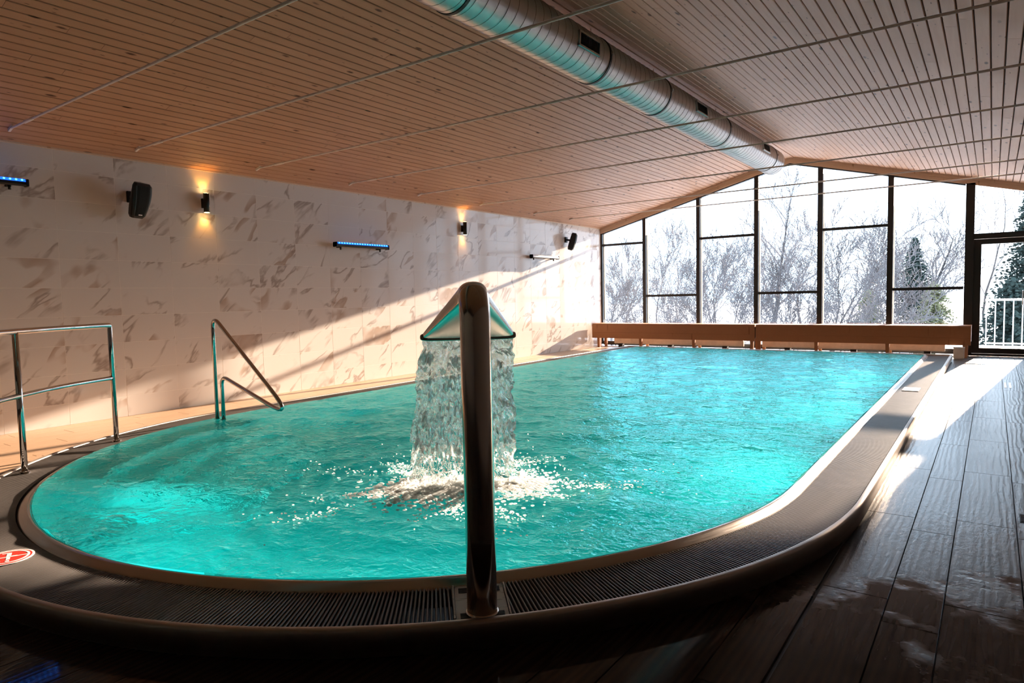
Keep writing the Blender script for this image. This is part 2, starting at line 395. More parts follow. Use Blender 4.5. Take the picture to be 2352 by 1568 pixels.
# ---- window wall: bays between black steel mullions
MX = [-8.085, -6.915, -5.565, -4.25, -2.95, -1.665, -.39]
TZ = [2.545, 1.245, 2.545, 1.255, 2.545, 1.275]
MWID = [.05, .085, .085, .095, .10, .10, .12]
def topz(x): return zceil(x) - .11
for i in range(6):
    w = empty('window_%d' % (i + 1), ((MX[i] + MX[i + 1])/2, YB, 0)); struct(w)
    ox = (MX[i] + MX[i + 1])/2
    def sl(x, hw, z0, name='mullion'):
        b = MB(); vs = []
        for y in (-.045, .075):
            for xx in (x - hw, x + hw): vs += [(xx - ox, y, z0), (xx - ox, y, topz(xx))]
        b.add(vs, [(0, 1, 3, 2), (4, 6, 7, 5), (0, 2, 6, 4), (1, 5, 7, 3), (0, 4, 5, 1), (2, 3, 7, 6)])
        return b.build(name, M['black'], w)
    sl(MX[i], MWID[i]/2, .04)
    if i == 5: pass
    xa, xb = MX[i] + MWID[i]/2, MX[i + 1] - MWID[i + 1]/2
    MB().box(((xa + xb)/2 - ox, .015, TZ[i]), (xb - xa, .09, .055)).build('transom', M['black'], w)
    MB().box(((xa + xb)/2 - ox, .015, .07), (xb - xa, .1, .10)).build('bottom_rail', M['black'], w)
    b = MB(); vs = []
    xs = [xa, xb] if not (xa < XRIDGE < xb) else [xa, XRIDGE, xb]
    for xx in xs: vs += [(xx - ox, -.03, topz(xx) - .045), (xx - ox, -.03, topz(xx) + .03), (xx - ox, .06, topz(xx) - .045), (xx - ox, .06, topz(xx) + .03)]
    fs = []
    for k in range(len(xs) - 1):
        a = 4*k; c = a + 4; fs += [(a, c, c + 1, a + 1), (a + 2, a + 3, c + 3, c + 2), (a, a + 2, c + 2, c), (a + 1, c + 1, c + 3, a + 3)]
    b.add(vs, fs); b.build('top_rail', M['black'], w)
    for (z0, z1) in ((.12, TZ[i] - .0275), (TZ[i] + .0275, None)):
        b = MB(); pts = [(xa, z0), (xb, z0)] + ([(xb, z1), (xa, z1)] if z1 else [(x, topz(x) - .02) for x in reversed(xs)])
        b.prism([(p[0] - ox, p[1]) for p in pts], .012, Matrix.Translation((0, .03, 0)) @ Matrix.Rotation(PI/2, 4, 'X')); b.build('pane', M['pane'], w)
    # pale spacer seen at the edge of each pane
    MB().box((xa - ox + .012, .055, (z0 + .12)/2 + .6), (.02, .012, topz(xa) - .3)).build('spacer', M['radiator'], w)
door = empty('door_1', (-.35, YB, 0)); struct(door)
def dbox(name, x0, x1, z0, z1, y0=-.06, y1=.06, mat='black', bev=0.0):
    return MB().box(((x0 + x1)/2 + .35, (y0 + y1)/2, (z0 + z1)/2), (x1 - x0, y1 - y0, z1 - z0), bev=bev).build(name, M[mat], door)
dbox('jamb', -.44, -.30, 0, topz(-.40)); dbox('jamb', .60, .70, 0, 3.05); dbox('head', -.32, .62, 2.17, 2.27); dbox('threshold', -.32, .62, 0, .045, mat='black')
dbox('stile', -.30, -.185, .05, 2.165, -.04, .05); dbox('stile', .52, .60, .05, 2.165, -.04, .05)
dbox('rail', -.185, .52, .05, .15, -.04, .05); dbox('rail', -.185, .52, 2.07, 2.165, -.04, .05)
dbox('pane', -.19, .525, .145, 2.075, 0, .012, 'pane')
b = MB(); b.prism([(x + .35, z) for x, z in [(-.33, 2.26), (.60, 2.26), (.60, topz(.6)), (-.33, topz(-.33))]], .012, Matrix.Translation((0, .03, 0)) @ Matrix.Rotation(PI/2, 4, 'X')); b.build('pane', M['pane'], door)
h = MB().tube(rounded([(.79, -.05, .95), (.79, -.10, .95), (.79, -.10, 1.2), (.79, -.05, 1.2)], .02), .009, 10).build('handle', M['polished'], door)

# ---- pool outline: half ellipse near the camera, straight sides, square far end
def outline(d, n=96, ns=24):
    a, bb = PA + d, PB + d; pts = []
    for i in range(n + 1):
        t = PI + PI*i/n; pts.append((PXC + a*math.cos(t), PYC + bb*math.sin(t)))
    for i in range(1, ns + 1): pts.append((PXC + a, PYC + (PYF + d - PYC)*i/ns))
    for i in range(1, 9): pts.append((PXC + a - 2*a*i/8, PYF + d))
    for i in range(1, ns): pts.append((PXC - a, PYF + d - (PYF + d - PYC)*i/ns))
    return pts
def ring(d, z): return [(x, y, z) for x, y in outline(d)]
b = MB(); b.loft([ring(-.03, .12), ring(-.03, -1.3)], smooth=True); P0 = ring(-.03, -1.3); b.add(P0, [tuple(range(len(P0)))])
basin = struct(b.build('pool_basin', M['basin']))
# entry steps under water between the handrail and the grab rail
for k in range(4):
    t0, t1 = PI*1.03, PI*1.30; n = 14; ro, ri = -.03, -.03 - .30*(k + 1); z1 = -.12 - .25*k
    pts = []
    for i in range(n + 1):
        t = t0 + (t1 - t0)*i/n; pts.append((PXC + (PA + ro)*math.cos(t), PYC + (PB + ro)*math.sin(t)))
    for i in range(n, -1, -1):
        t = t0 + (t1 - t0)*i/n; pts.append((PXC + (PA + ri)*math.cos(t), PYC + (PB + ri)*math.sin(t)))
    vs = [(*p, z1) for p in pts] + [(*p, z1 - .25) for p in pts]; N = len(pts)
    fs = [(i, i + 1, N - 2 - i, N - 1 - i) for i in range(n)] + [(i + N, N - 1 - i + N, N - 2 - i + N, i + 1 + N) for i in range(n)] + [(i, i + N, (i + 1) % N + N, (i + 1) % N) for i in range(N)]
    MB().add(vs, fs).build('entry_step', M['basin_pale'] if 'basin_pale' in M else M['basin'], basin)
def rim_y(x, d):                                   # near side of the outline at x
    u = (x - PXC)/(PA + d)
    return None if abs(u) >= 1 else PYC - (PB + d)*math.sqrt(1 - u*u)

# ---- floor: slab plus wood-look planks laid along the hall
b = MB(); RO = .345
def slab(x0, x1, y0, y1): b.box(((x0 + x1)/2, (y0 + y1)/2, -.062), (x1 - x0, y1 - y0, .10))
slab(XW - .1, PXC - PA - RO, YN, YB + .1); slab(PXC + PA + RO, XR + .1, YN, YB + .1); slab(PXC - PA - RO, PXC + PA + RO, PYF + RO, YB + .1)
slab(PXC - PA - RO, PXC + PA + RO, YN, PYC - PB - RO)
n = 40
for i in range(n):
    xa = PXC - PA - RO + 2*(PA + RO)*i/n; xb = PXC - PA - RO + 2*(PA + RO)*(i + 1)/n
    ya = rim_y(xa + 1e-4, RO) or PYC; yb = rim_y(xb - 1e-4, RO) or PYC; y0 = PYC - PB - RO
    vs = [(xa, y0, -.012), (xb, y0, -.012), (xb, yb, -.012), (xa, ya, -.012)]; vs += [(p[0], p[1], -.11) for p in vs]
    b.add(vs, [(0, 1, 2, 3), (7, 6, 5, 4), (0, 4, 5, 1), (1, 5, 6, 2), (2, 6, 7, 3), (3, 7, 4, 0)])
floor = struct(b.build('floor', M['floor_joint']))
# seams between plank rows (x), alternating widths as on the right-hand deck
seams = [XR]; x = .129 + .26*3 + .0
xs = [.129, -.134]
wcyc = [.263, .19]
x = .129; right = [x]
k = 0
while x < XR: x += .2; right.append(min(x, XR))
x = .129; left = []; k = 0
while x > XW: x -= wcyc[k % 2]; k += 1; left.append(max(x, XW))
seams = sorted(set(round(v, 3) for v in right + left + [PXC - PA - RO, PXC + PA + RO]))
seams = [v for i, v in enumerate(seams) if i == 0 or v - seams[i-1] > .02 or abs(v - (PXC + PA + RO)) < .002]
pl_count = 0
pmesh = {}
def plank(x0, x1, y0, ya, yb, mat):
    """plank with its far end cut along ya (at x0) .. yb (at x1); mesh local to its centre line start"""
    g = .0012; w = x1 - x0; key = (round(w, 3), round(ya - y0, 3), round(yb - y0, 3), mat)
    if key not in pmesh:
        L0, L1 = ya - y0 - g, yb - y0 - g; h = w/2 - g; c = .0018
        vs = [(-h, g, -.012), (h, g, -.012), (h, L1, -.012), (-h, L0, -.012), (-h, g, -.003), (h, g, -.003), (h, L1, -.003), (-h, L0, -.003),
              (-h + c, g + c, 0), (h - c, g + c, 0), (h - c, L1 - c, 0), (-h + c, L0 - c, 0)]
        fs = [(3, 2, 1, 0)] + [(i, (i + 1) % 4, (i + 1) % 4 + 4, i + 4) for i in range(4)] + [(i + 4, (i + 1) % 4 + 4, (i + 1) % 4 + 8, i + 8) for i in range(4)] + [(8, 9, 10, 11)]
        me = MB().add(vs, fs).mesh('floor_plank'); me.materials.append(M[mat]); pmesh[key] = me
    mobj('floor_plank', pmesh[key], floor, ((x0 + x1)/2, y0, 0))
for x0, x1 in zip(seams[:-1], seams[1:]):
    if x1 - x0 < .03: continue
    xc = (x0 + x1)/2
    leftdeck = x1 < PXC - PA - .33; rightdeck = x0 > PXC + PA + .33
    mat = 'deck' if xc < -6.2 else 'floor'
    segs = []
    if leftdeck or rightdeck: segs = [((.6 if leftdeck else .9), YB - .07, None)]
    else:
        ya = rim_y(max(min(x0, PXC + PA + RO - .001), PXC - PA - RO + .001), RO + .01); yb = rim_y(max(min(x1, PXC + PA + RO - .001), PXC - PA - RO + .001), RO + .01)
        ya = PYC if ya is None else ya; yb = PYC if yb is None else yb
        segs = [(-.1 if xc > -4 else .2, None, (ya, yb)), (PYF + RO + .005, YB - .07, None)]
    for (y0, y1, cut) in segs:
        y = y0 - rnd.random()*.9 if y1 != YB - .07 or leftdeck or rightdeck else y0
        end = y1 if cut is None else min(cut)
        while y < end - .01:
            L = 1.2; e = y + L
            if cut is None:
                if end - e < .15: e = end
                plank(x0, x1, y, e, e, mat)
            else:
                if min(cut) - e < .1: plank(x0, x1, y, cut[0], cut[1], mat); break
                plank(x0, x1, y, e, e, mat)
            y = e

# ================================================================== THE POOL
# ---- raised steel rim: overflow lip, gutter channel, outer skirt
rim = tag(empty('pool_surround', (PXC, PYC - PB - .37, 0)), 'raised brushed steel rim running all round the turquoise pool', 'pool rim')
RX, RY = PXC, PYC - PB - .37
def rloft(prof, name, mat, smooth=True):
    b = MB(); b.loft([[(x - RX, y - RY, z) for x, y, z in ring(d, z)] for d, z in prof], smooth=smooth); return b.build(name, M[mat], rim)
rloft([(-.029, -.2), (-.029, .118), (-.02, .127), (-.008, .128), (.004, .124), (.030, .104), (.040, .098), (.042, .09), (.042, -.05)], 'overflow_lip', 'steel')
rloft([(.042, .02), (.042, -.05), (.335, -.05), (.335, .02)], 'gutter_channel', 'gutter', False)
rloft([(.334, -.05), (.334, .102), (.338, .110), (.346, .113), (.360, .113), (.368, .109), (.371, .100), (.371, .028), (.358, .026), (.358, -.06)], 'outer_skirt', 'skirt')
# ---- grating bars laid across the gutter
BARW, PITCH_B = .0085, .0165
def path_pts():
    o = outline(.19, 720, 1); o.append((PXC - PA - .19, PYC)); pts = []; acc = 0.0
    for (xa, ya), (xb, yb) in zip(o[:-1], o[1:]):
        L = math.hypot(xb - xa, yb - ya)
        if L < 1e-6: continue
        while acc <= L:
            t = acc/L; pts.append((xa + (xb - xa)*t, ya + (yb - ya)*t, (xb - xa)/L, (yb - ya)/L)); acc += PITCH_B
        acc -= L
    return pts
PF = Vector((-1.526, 1.878, 0))                   # foot of the fountain pole
NF = Vector((-.677, .736, 0)).normalized()         # the way the fountain spouts
TF = Vector((-NF.y, NF.x, 0))
bars = []
for (x, y, tx, ty) in path_pts():
    p = Vector((x, y, 0)); rel = p - PF
    if abs(rel.dot(TF)) < .103 and abs(rel.dot(NF)) < .5: continue
    if y > PYF + .05 and (x < PXC - PA - .0 or x > PXC + PA + .0): continue
    bars.append((x, y, tx, ty))
grate = tag(empty('overflow_grate', (PF.x, PF.y, .09)), 'grey slatted overflow grate of narrow bars lying in the pool rim', 'grate')
bb_ = MB(); hw = BARW/2; L2 = .1425
sec = [(-hw, -.022), (hw, -.022), (hw, .012), (hw*.55, .016), (-hw*.55, .016), (-hw, .012)]
bb_.loft([[(p[0], yy, p[1]) for p in sec] for yy in (-L2, L2)], smooth=False, cap=True)
bar_me = bb_.mesh('grate_bar'); bar_me.materials.append(M['grate'])
bars.sort(key=lambda q: math.hypot(q[0], q[1]))
for (x, y, tx, ty) in bars[:300]:
    mobj('grate_bar', bar_me, grate, (x - PF.x, y - PF.y, 0), (0, 0, math.atan2(ty, tx)))
b = MB()
for (x, y, tx, ty) in bars[300:]:
    c, s_ = tx, ty
    b.add([(x - PF.x + p[0]*c - p[1]*s_, y - PF.y + p[0]*s_ + p[1]*c, p[2]) for p in bb_.v], bb_.f)
o = b.build('grate_bar_run', M['grate'], grate); o['kind'] = 'stuff'

# ---- water surface
rs = np.random.RandomState(5)
NWV = 70
lam = np.exp(rs.uniform(np.log(.11), np.log(.95), NWV)); th = rs.normal(1.25, .75, NWV); ph = rs.uniform(0, 2*PI, NWV)
amp = .00072*(lam/.3)**0.95
FC = np.array([-2.62, 3.05])                       # where the falling sheet lands
def wave(x, y):
    z = np.zeros_like(x)
    for l, t, p, a in zip(lam, th, ph, amp): z += a*np.sin(2*PI/l*(x*np.cos(t) + y*np.sin(t)) + p)
    r = np.hypot(x - FC[0], y - FC[1]); z += .006*np.exp(-((r - .55)/.9)**2)*np.sin(2*PI*r/.23 + 1.1*np.sin(3*np.arctan2(y - FC[1], x - FC[0])))
    return z
ys = np.concatenate([PYC - (PB - .025)*np.cos(np.linspace(0, PI/2, 130)), np.linspace(PYC, PYF - .025, 260)[1:]])
nx = 190; V = []
for y in ys:
    hwid = (PA - .025)*math.sqrt(max(0, 1 - ((PYC - y)/(PB - .025))**2)) if y < PYC else PA - .025
    V.append(np.stack([np.linspace(PXC - hwid, PXC + hwid, nx), np.full(nx, y)], 1))
V = np.array(V); Z = wave(V[..., 0], V[..., 1]); edge = np.minimum(1, np.minimum(np.linspace(0, 1, nx), np.linspace(1, 0, nx))*12)
Z = Z*(.35 + .65*edge)[None, :] + ZW
vv = np.concatenate([V, Z[..., None]], -1).reshape(-1, 3); R = len(ys)
ii = (np.arange(R - 1)[:, None]*nx + np.arange(nx - 1)[None, :]).reshape(-1)
ff = np.stack([ii, ii + 1, ii + nx + 1, ii + nx], 1)
me = bpy.data.meshes.new('pool_water'); me.from_pydata(vv.tolist(), [], ff.tolist()); me.polygons.foreach_set('use_smooth', [True]*len(ff)); me.materials.append(M['water']); me.update()
wat = link(bpy.data.objects.new('pool_water', me)); tag(wat, 'rippling turquoise water filling the pool', 'water', kind='stuff')

# ---- unseen underwater lamps, added to make the water glow turquoise
def added_pool_lamp(x, y, nx_, ny_, z, energy, label):
    nrm = Vector((nx_, ny_, 0)).normalized()
    e = tag(empty('added_pool_lamp', (x, y, z), math.atan2(nrm.y, nrm.x)), label, 'added pool lamp', 'added underwater lamps')
    MB().cyl((0, 0, 0), (.03, 0, 0), .11, 24).build('housing', M['steel'], e); MB().cyl((.03, 0, 0), (.04, 0, 0), .085, 24).build('lens', M['added_pool_lamp'], e)
    ld = bpy.data.lights.new('added_pool_light', 'SPOT'); ld.energy = energy; ld.color = (.72, 1.0, .97); ld.spot_size = 2.7; ld.spot_blend = .8; ld.shadow_soft_size = .08
    lo = bpy.data.objects.new('added_pool_light', ld); link(lo, e); lo.location = (.06, 0, 0); lo.rotation_euler = Vector((1, 0, -.2)).to_track_quat('-Z', 'Y').to_euler()
def on_end(t): return (PXC + (PA - .03)*math.cos(t), PYC + (PB - .03)*math.sin(t), -math.cos(t)*PB, -math.sin(t)*PA)
LE = 68
added_pool_lamp(*on_end(PI*1.40), -.6, LE*.55, 'unseen underwater lamp added in the near end wall, left of the fountain pole')
added_pool_lamp(*on_end(PI*1.70), -.6, LE*1.25, 'unseen underwater lamp added in the near end wall, right of the fountain pole')
for yy, nm in ((5.8, 'nearest'), (8.6, 'middle'), (11.4, 'farthest')):
    added_pool_lamp(PXC + PA - .03, yy, -1, 0, -.6, LE*(.95 if yy < 8 else .6), 'unseen underwater lamp added in the right pool wall, the %s one' % nm)

# ---- fountain: pole, fan hood, base plate
fo = tag(empty('fountain', (PF.x, PF.y, .105), math.atan2(NF.y, NF.x)), 'tall steel pole fountain with a fan-shaped spout on the near rim', 'fountain')
# local x = spouting direction
rp = .0565; zb = 1.205; rb = .10
path = [(0, 0, -.02), (0, 0, .3), (0, 0, .7), (0, 0, zb - .12)] ; 
a_end = PI/2 + .43
bend = [Vector((rb - rb*math.cos(a), 0, zb - .12 + rb*math.sin(a))) for a in np.linspace(0, a_end, 14)]
MB().tube(path[:-1] + bend[:9], rp, 32).build('pole', M['pole_steel'], fo)
# hood: circle lofting into a wide flat slit
def hood(inner=0.0):
    rings = []
    e = bend[8]; d0 = (bend[9] - bend[8]).normalized()
    ends = []
    pts = [bend[8], bend[9], bend[10], bend[11], bend[12], bend[13]]
    dend = Vector((math.sin(a_end), 0, math.cos(a_end))).normalized()
    for k in range(1, 13): pts.append(bend[13] + dend*(.40*k/12))
    N = len(pts)
    for i, p in enumerate(pts):
        t = (pts[min(i + 1, N - 1)] - pts[max(i - 1, 0)]).normalized(); nn = Vector((-t.z, 0, t.x))
        if nn.z < 0: nn = -nn
        u = i/(N - 1); zmax = max(q.z for q in pts); ia = max(range(N), key=lambda k_: pts[k_].z); s = 0.0 if i < ia else (zmax - p.z)/(zmax - pts[-1].z); s = max(s, .04*u)
        W_ = rp*(1 - s) + .206*s - inner; H_ = rp*(1 - u)**.8 + .014*u - inner*.8*(1 - .5*u)
        r = []
        for k in range(36):
            a = 2*PI*k/36; ex = 2/(2 + 3.5*u)
            cx, sy = math.cos(a), math.sin(a)
            r.append(p + Vector((0, 1, 0))*W_*math.copysign(abs(cx)**ex, cx) + nn*max(.002, H_)*math.copysign(abs(sy)**ex, sy))
        rings.append(r)
    return rings, pts[-1], dend
rg, slit, dend = hood()
rgi, _, _ = hood(.006)
b = MB(); b.loft(rg + list(reversed(rgi))[:6], smooth=True); b.build('fan_hood', M['pole_steel'], fo)
b = MB(); lipr = rg[-1]; b.tube([p for p in lipr], .006, 8, closed=True); b.build('slit_edge', M['pole_steel'], fo)
MB().tube([(0, 0, 0), (0, 0, .006), (0, 0, .012)], [.063, .063, .058], 32).build('base_ring', M['pole_steel'], fo)
b = MB(); b.box((.097, 0, -.004), (.284, .20, .008), bev=.002); bp = b.build('base_plate', M['plate'], fo)
b = MB()
for sx in (-.030, .185):
    for r_ in range(5):
        for c_ in range(4): b.box((sx + r_*.0095 - .01, -.066 + c_*.044, .0005), (.004, .034, .002))
o = b.build('drain_slot', M['gutter'], bp)
MB().box((.097, .104, .0), (.284, .006, .012)).build('plate_edge', M['plate'], fo); MB().box((.097, -.104, .0), (.284, .006, .012)).build('plate_edge', M['plate'], fo)

# ---- falling sheet of water, its foam and drops
Rz = Matrix.Rotation(math.atan2(NF.y, NF.x), 4, 'Z')
S0 = Vector((PF.x, PF.y, .105)) + (Rz @ slit)
land = 1.66 - slit.x; drop = S0.z - ZW
sl0 = dend.z/dend.x
nu, nv = 120, 150; vs = []; 
cc = (drop + sl0*land)/land**2
hn = rs.uniform(0, 2*PI, (40, 2)); hk = np.stack([rs.normal(0, 34, 40), rs.normal(0, 22, 40)], 1)
def fnoise(u, v):
    z = np.zeros_like(u)
    for (a, c), (k1, k2) in zip(hn, hk): z += np.sin(k1*u + k2*v + a)
    return z/6.3
U, Vv = np.meshgrid(np.linspace(-1, 1, nu), np.linspace(0, 1, nv))
wid = .197 + .130*Vv**.8
edgew = 1 + .035*fnoise(np.sign(U)*3.0, Vv*1.8) * np.abs(U)
VEND = .965
Xl = land*(Vv*VEND)**.78; Zl = sl0*Xl - cc*Xl**2
bulge = (.016 + .02*Vv)*fnoise(U*1.2, Vv*1.3) + (.006 + .010*Vv)*fnoise(U*3.1 + 4, Vv*3.0)
for sgn in (1, -1):
    thick = .005 + .004*np.abs(fnoise(U*2 + sgn, Vv*2.2)) + .014*np.clip((np.abs(U) - .93)/.07, 0, 1)*(1 - (np.abs(U) >= .999))
    lx = slit.x + Xl + bulge + sgn*thick; ly = U*wid*edgew; lz = slit.z + Zl - sgn*thick*.3
    vs.append(np.stack([lx, ly, lz], -1).reshape(-1, 3))
va = np.concatenate(vs); ii = (np.arange(nv - 1)[:, None]*nu + np.arange(nu - 1)[None, :]).reshape(-1)
brk = (fnoise(U*4.0 + 2, Vv*6.0)*.5 + .5).reshape(-1); vrow = Vv.reshape(-1); keep = (vrow[ii] < .80) | (brk[ii] > (vrow[ii] - .80)*3.6); ii = ii[keep]
f1 = np.stack([ii, ii + 1, ii + nu + 1, ii + nu], 1); f2 = np.stack([ii, ii + nu, ii + nu + 1, ii + 1], 1) + nu*nv
bd = []
for k in range(nv - 1):
    for c, fl in ((0, 0), (nu - 1, 1)):
        a, b_ = k*nu + c, (k + 1)*nu + c; q = (a, b_, b_ + nu*nv, a + nu*nv); bd.append(q if fl else tuple(reversed(q)))
me = bpy.data.meshes.new('water_curtain'); me.from_pydata(va.tolist(), [], f1.tolist() + f2.tolist() + bd); me.polygons.foreach_set('use_smooth', [True]*len(me.polygons)); me.materials.append(M['fall']); me.update()
wc = link(bpy.data.objects.new('water_curtain', me)); wc.location = (PF.x, PF.y, .105); wc.rotation_euler = (0, 0, math.atan2(NF.y, NF.x))
tag(wc, 'clear rippled sheet of water pouring from the fountain spout', 'falling water', kind='stuff')
# foam: ragged mound plus flecks
LC = Vector((PF.x, PF.y, 0)) + NF*1.60
b = MB(); r2 = random.Random(3)
ICO = None
def ico():
    t = (1 + 5**.5)/2; v = [(-1, t, 0), (1, t, 0), (-1, -t, 0), (1, -t, 0), (0, -1, t), (0, 1, t), (0, -1, -t), (0, 1, -t), (t, 0, -1), (t, 0, 1), (-t, 0, -1), (-t, 0, 1)]
    n = math.sqrt(1 + t*t); f = [(0, 11, 5), (0, 5, 1), (0, 1, 7), (0, 7, 10), (0, 10, 11), (1, 5, 9), (5, 11, 4), (11, 10, 2), (10, 7, 6), (7, 1, 8), (3, 9, 4), (3, 4, 2), (3, 2, 6), (3, 6, 8), (3, 8, 9), (4, 9, 5), (2, 4, 11), (6, 2, 10), (8, 6, 7), (9, 8, 1)]
    return [(a/n, c/n, d/n) for a, c, d in v], f
IV, IF = ico()
def blob(b, p, rx, ry, rz, jit=.25):
    b.add([(p[0] + v[0]*rx*(1 + r2.uniform(-jit, jit)), p[1] + v[1]*ry*(1 + r2.uniform(-jit, jit)), p[2] + v[2]*rz*(1 + r2.uniform(-jit, jit))) for v in IV], IF, True)
npd = 56; pv = []; pf = []                           # ragged pad of thick froth at the landing line
for a_ in range(npd):
    th_ = 2*PI*a_/npd; rag = 1 + .16*math.sin(5*th_ + .7) + .13*math.sin(9*th_) + .10*math.sin(17*th_ + 2) + r2.uniform(-.07, .07)
    for k_, rr_ in enumerate((.25, .5, .75, 1.0)):
        q = LC + TF*(.46*rr_*rag*math.cos(th_)) + NF*(.225*rr_*rag*math.sin(th_) - .015); pv.append((q.x, q.y, ZW + (.016 + r2.uniform(-.004, .006))*(1 - rr_**4) + .003))
for a_ in range(npd):
    c_ = (a_ + 1) % npd
    for k_ in range(3): pf.append((a_*4 + k_, a_*4 + k_ + 1, c_*4 + k_ + 1, c_*4 + k_))
pf.append(tuple(a_*4 for a_ in range(npd)))
b.add(pv, pf, True)
for k in range(140):                                # dense mound along the landing line
    u = r2.uniform(-1, 1); w_ = r2.gauss(0, .11); q = LC + TF*u*.40 + NF*w_; s = r2.uniform(.010, .034)*(1 - .3*abs(u)); hh = .022*math.exp(-(w_/.10)**2)*(1 - .5*u*u)
    blob(b, (q.x, q.y, ZW + .008 + r2.random()*hh), s*1.3, s*1.3, s*.9)
for k in range(2600):                               # ragged sheet of froth around it
    a = r2.uniform(0, 2*PI); rr = abs(r2.gauss(0, .24)); q = LC + TF*(r2.uniform(-.40, .40) + math.cos(a)*rr*.8) + NF*(math.sin(a)*rr*.9 - .03); s = r2.uniform(.005, .017)*(1.15 - min(1, rr))
    blob(b, (q.x, q.y, ZW + .007 + s*.2), s*1.6, s*1.5, max(.004, s*.5))
for k in range(9000):                               # flecks drifting out in streaks
    a = r2.uniform(0, 2*PI); rr = .36 + abs(r2.gauss(0, .26)); st = math.sin(5*a + 1.3 + 3*rr) + .8*math.sin(11*a - 6*rr) + .6*math.sin(19*a + 9*rr)
    if st < r2.uniform(.3, 1.8): continue
    q = LC + TF*math.cos(a)*rr*1.3 + NF*math.sin(a)*rr*1.0; s = r2.uniform(.0016, .0048)
    blob(b, (q.x, q.y, ZW + .007), s*r2.uniform(1.2, 3.0), s*r2.uniform(1., 1.8), s*.8, .45)
for k in range(220):                                # spray where the sheet breaks up
    u = r2.uniform(-1, 1); s = r2.uniform(.002, .0075); q = LC + TF*u*.37 + NF*r2.gauss(-.01, .035)
    blob(b, (q.x, q.y, ZW + .01 + .11*r2.random()**1.5), s, s, s*r2.uniform(1, 2.2), .2)
for k in range(260):                                # airborne drops
    u = r2.uniform(-1, 1); q = LC + TF*u*r2.uniform(.3, .75) + NF*r2.gauss(0, .25); s = r2.uniform(.002, .0055)
    blob(b, (q.x, q.y, ZW + .01 + abs(r2.gauss(0, .09))), s, s, s*1.2, .1)
fm = b.build('splash_foam', M['foam']); tag(fm, 'white splashing foam where the fountain water hits the pool', 'foam', kind='stuff')

# ---- curved handrail at the left of the pool
hr = empty('handrail', (-5.558, 1.722, .10)); tag(hr, 'polished steel handrail with two posts and a curved middle rail, at the left edge', 'handrail')
HO = Vector((-5.558, 1.722, .10))
def rimpt(t, d): return Vector((PXC + (PA + d)*math.cos(t), PYC + (PB + d)*math.sin(t), 0))
P1 = Vector((-5.558, 1.722, 0)); P2 = Vector((-6.145, 2.588, 0)); P3 = Vector((-4.78, 1.13, 0)); Pm = Vector((-5.90, 2.14, 0)); Pn = Vector((-5.19, 1.39, 0))
def L(p, z): return Vector((p.x, p.y, z)) - HO
zt, zm = 1.115, .66; tr = .0205
top = [L(P3, zt), L(Pn, zt), L(P1, zt), L(Pm, zt), L(P2, zt)]
def cat(P, n=8):
    out = []
    for i in range(len(P) - 1):
        p0, p1, p2, p3 = P[max(i - 1, 0)], P[i], P[i + 1], P[min(i + 2, len(P) - 1)]
        for k in range(n):
            t = k/n; out.append(.5*((2*p1) + (p2 - p0)*t + (2*p0 - 5*p1 + 4*p2 - p3)*t*t + (3*p1 - p0 - 3*p2 + p3)*t**3))
    out.append(P[-1]); return out
dirn = (P2 - Pm).normalized()
tp = cat(top); tp = tp[:-2] + rounded([tp[-2], L(P2, zt), L(P2, zt - .12)], .07, 8)[1:] + [L(P2, .0)]
MB().tube(tp, tr, 20).build('top_rail', M['polished'], hr)
MB().tube(cat([L(P3, zm), L(Pn, zm), L(P1, zm), L(Pm, zm), L(P2, zm)]), tr*.92, 20).build('middle_rail', M['polished'], hr)
for P in (P1, P3): MB().tube([L(P, 0), L(P, zt)], tr, 20).build('post', M['polished'], hr)
for P in (P1, P2, P3): MB().tube([L(P, .0), L(P, .118), L(P, .122)], [.034, .034, .026], 20).build('foot_flange', M['polished'], hr)

# ---- bent grab rail over the water
gr = tag(empty('grab_rail', (-6.25, 3.61, .11)), 'bent polished steel grab rail sloping down over the water', 'grab rail')
MB().tube(rounded([(-.055, 0, 0), (-.055, 0, 1.06), (1.215, 0, .115), (.06, 0, .455), (.06, 0, 0)], .075, 10), .019, 20).build('rail', M['polished'], gr)
for x in (-.055, .06): MB().tube([(x, 0, -.02), (x, 0, .012), (x, 0, .016)], [.032, .032, .024], 18).build('foot_flange', M['polished'], gr)

# ---- round warning sign on the rim
sg = tag(empty('no_diving_sign', (-3.735, 1.062, .1075), .35), 'red no-diving sign with white outline lying on the near rim', 'sign')
sg.scale = (.80, .80, 1)
def disc(rx, ry, z0, z1, name, mat, parent, n=40, cx=0, cy=0):
    return MB().loft([[(cx + rx*math.cos(2*PI*k/n), cy + ry*math.sin(2*PI*k/n), z) for k in range(n)] for z in (z0, z1)], smooth=False, cap=True).build(name, mat, parent)
disc(.135, .135, 0, .002, 'white_border', M['white'], sg); disc(.123, .123, .002, .003, 'red_field', M['red'], sg)
b = MB(); n = 36
for (ro, ri) in ((.112, .100),):
    rr = [[(r_*math.cos(2*PI*k/n), r_*math.sin(2*PI*k/n), z) for k in range(n)] for r_, z in ((ro, .003), (ro, .0038), (ri, .0038), (ri, .003))]; b.loft(rr, smooth=False)
b.build('white_ring', M['white'], sg)
MB().box((0, 0, .0034), (.205, .011, .0009), Matrix.Rotation(.78, 4, 'Z')).build('slash', M['white'], sg)
b = MB(); 
def limb(b, p, q, w):
    p, q = Vector((*p, 0)), Vector((*q, 0)); d = (q - p); Lh = d.length; b.box(((p.x + q.x)/2, (p.y + q.y)/2, .0034), (Lh, w, .0008), Matrix.Rotation(math.atan2(d.y, d.x), 4, 'Z'))
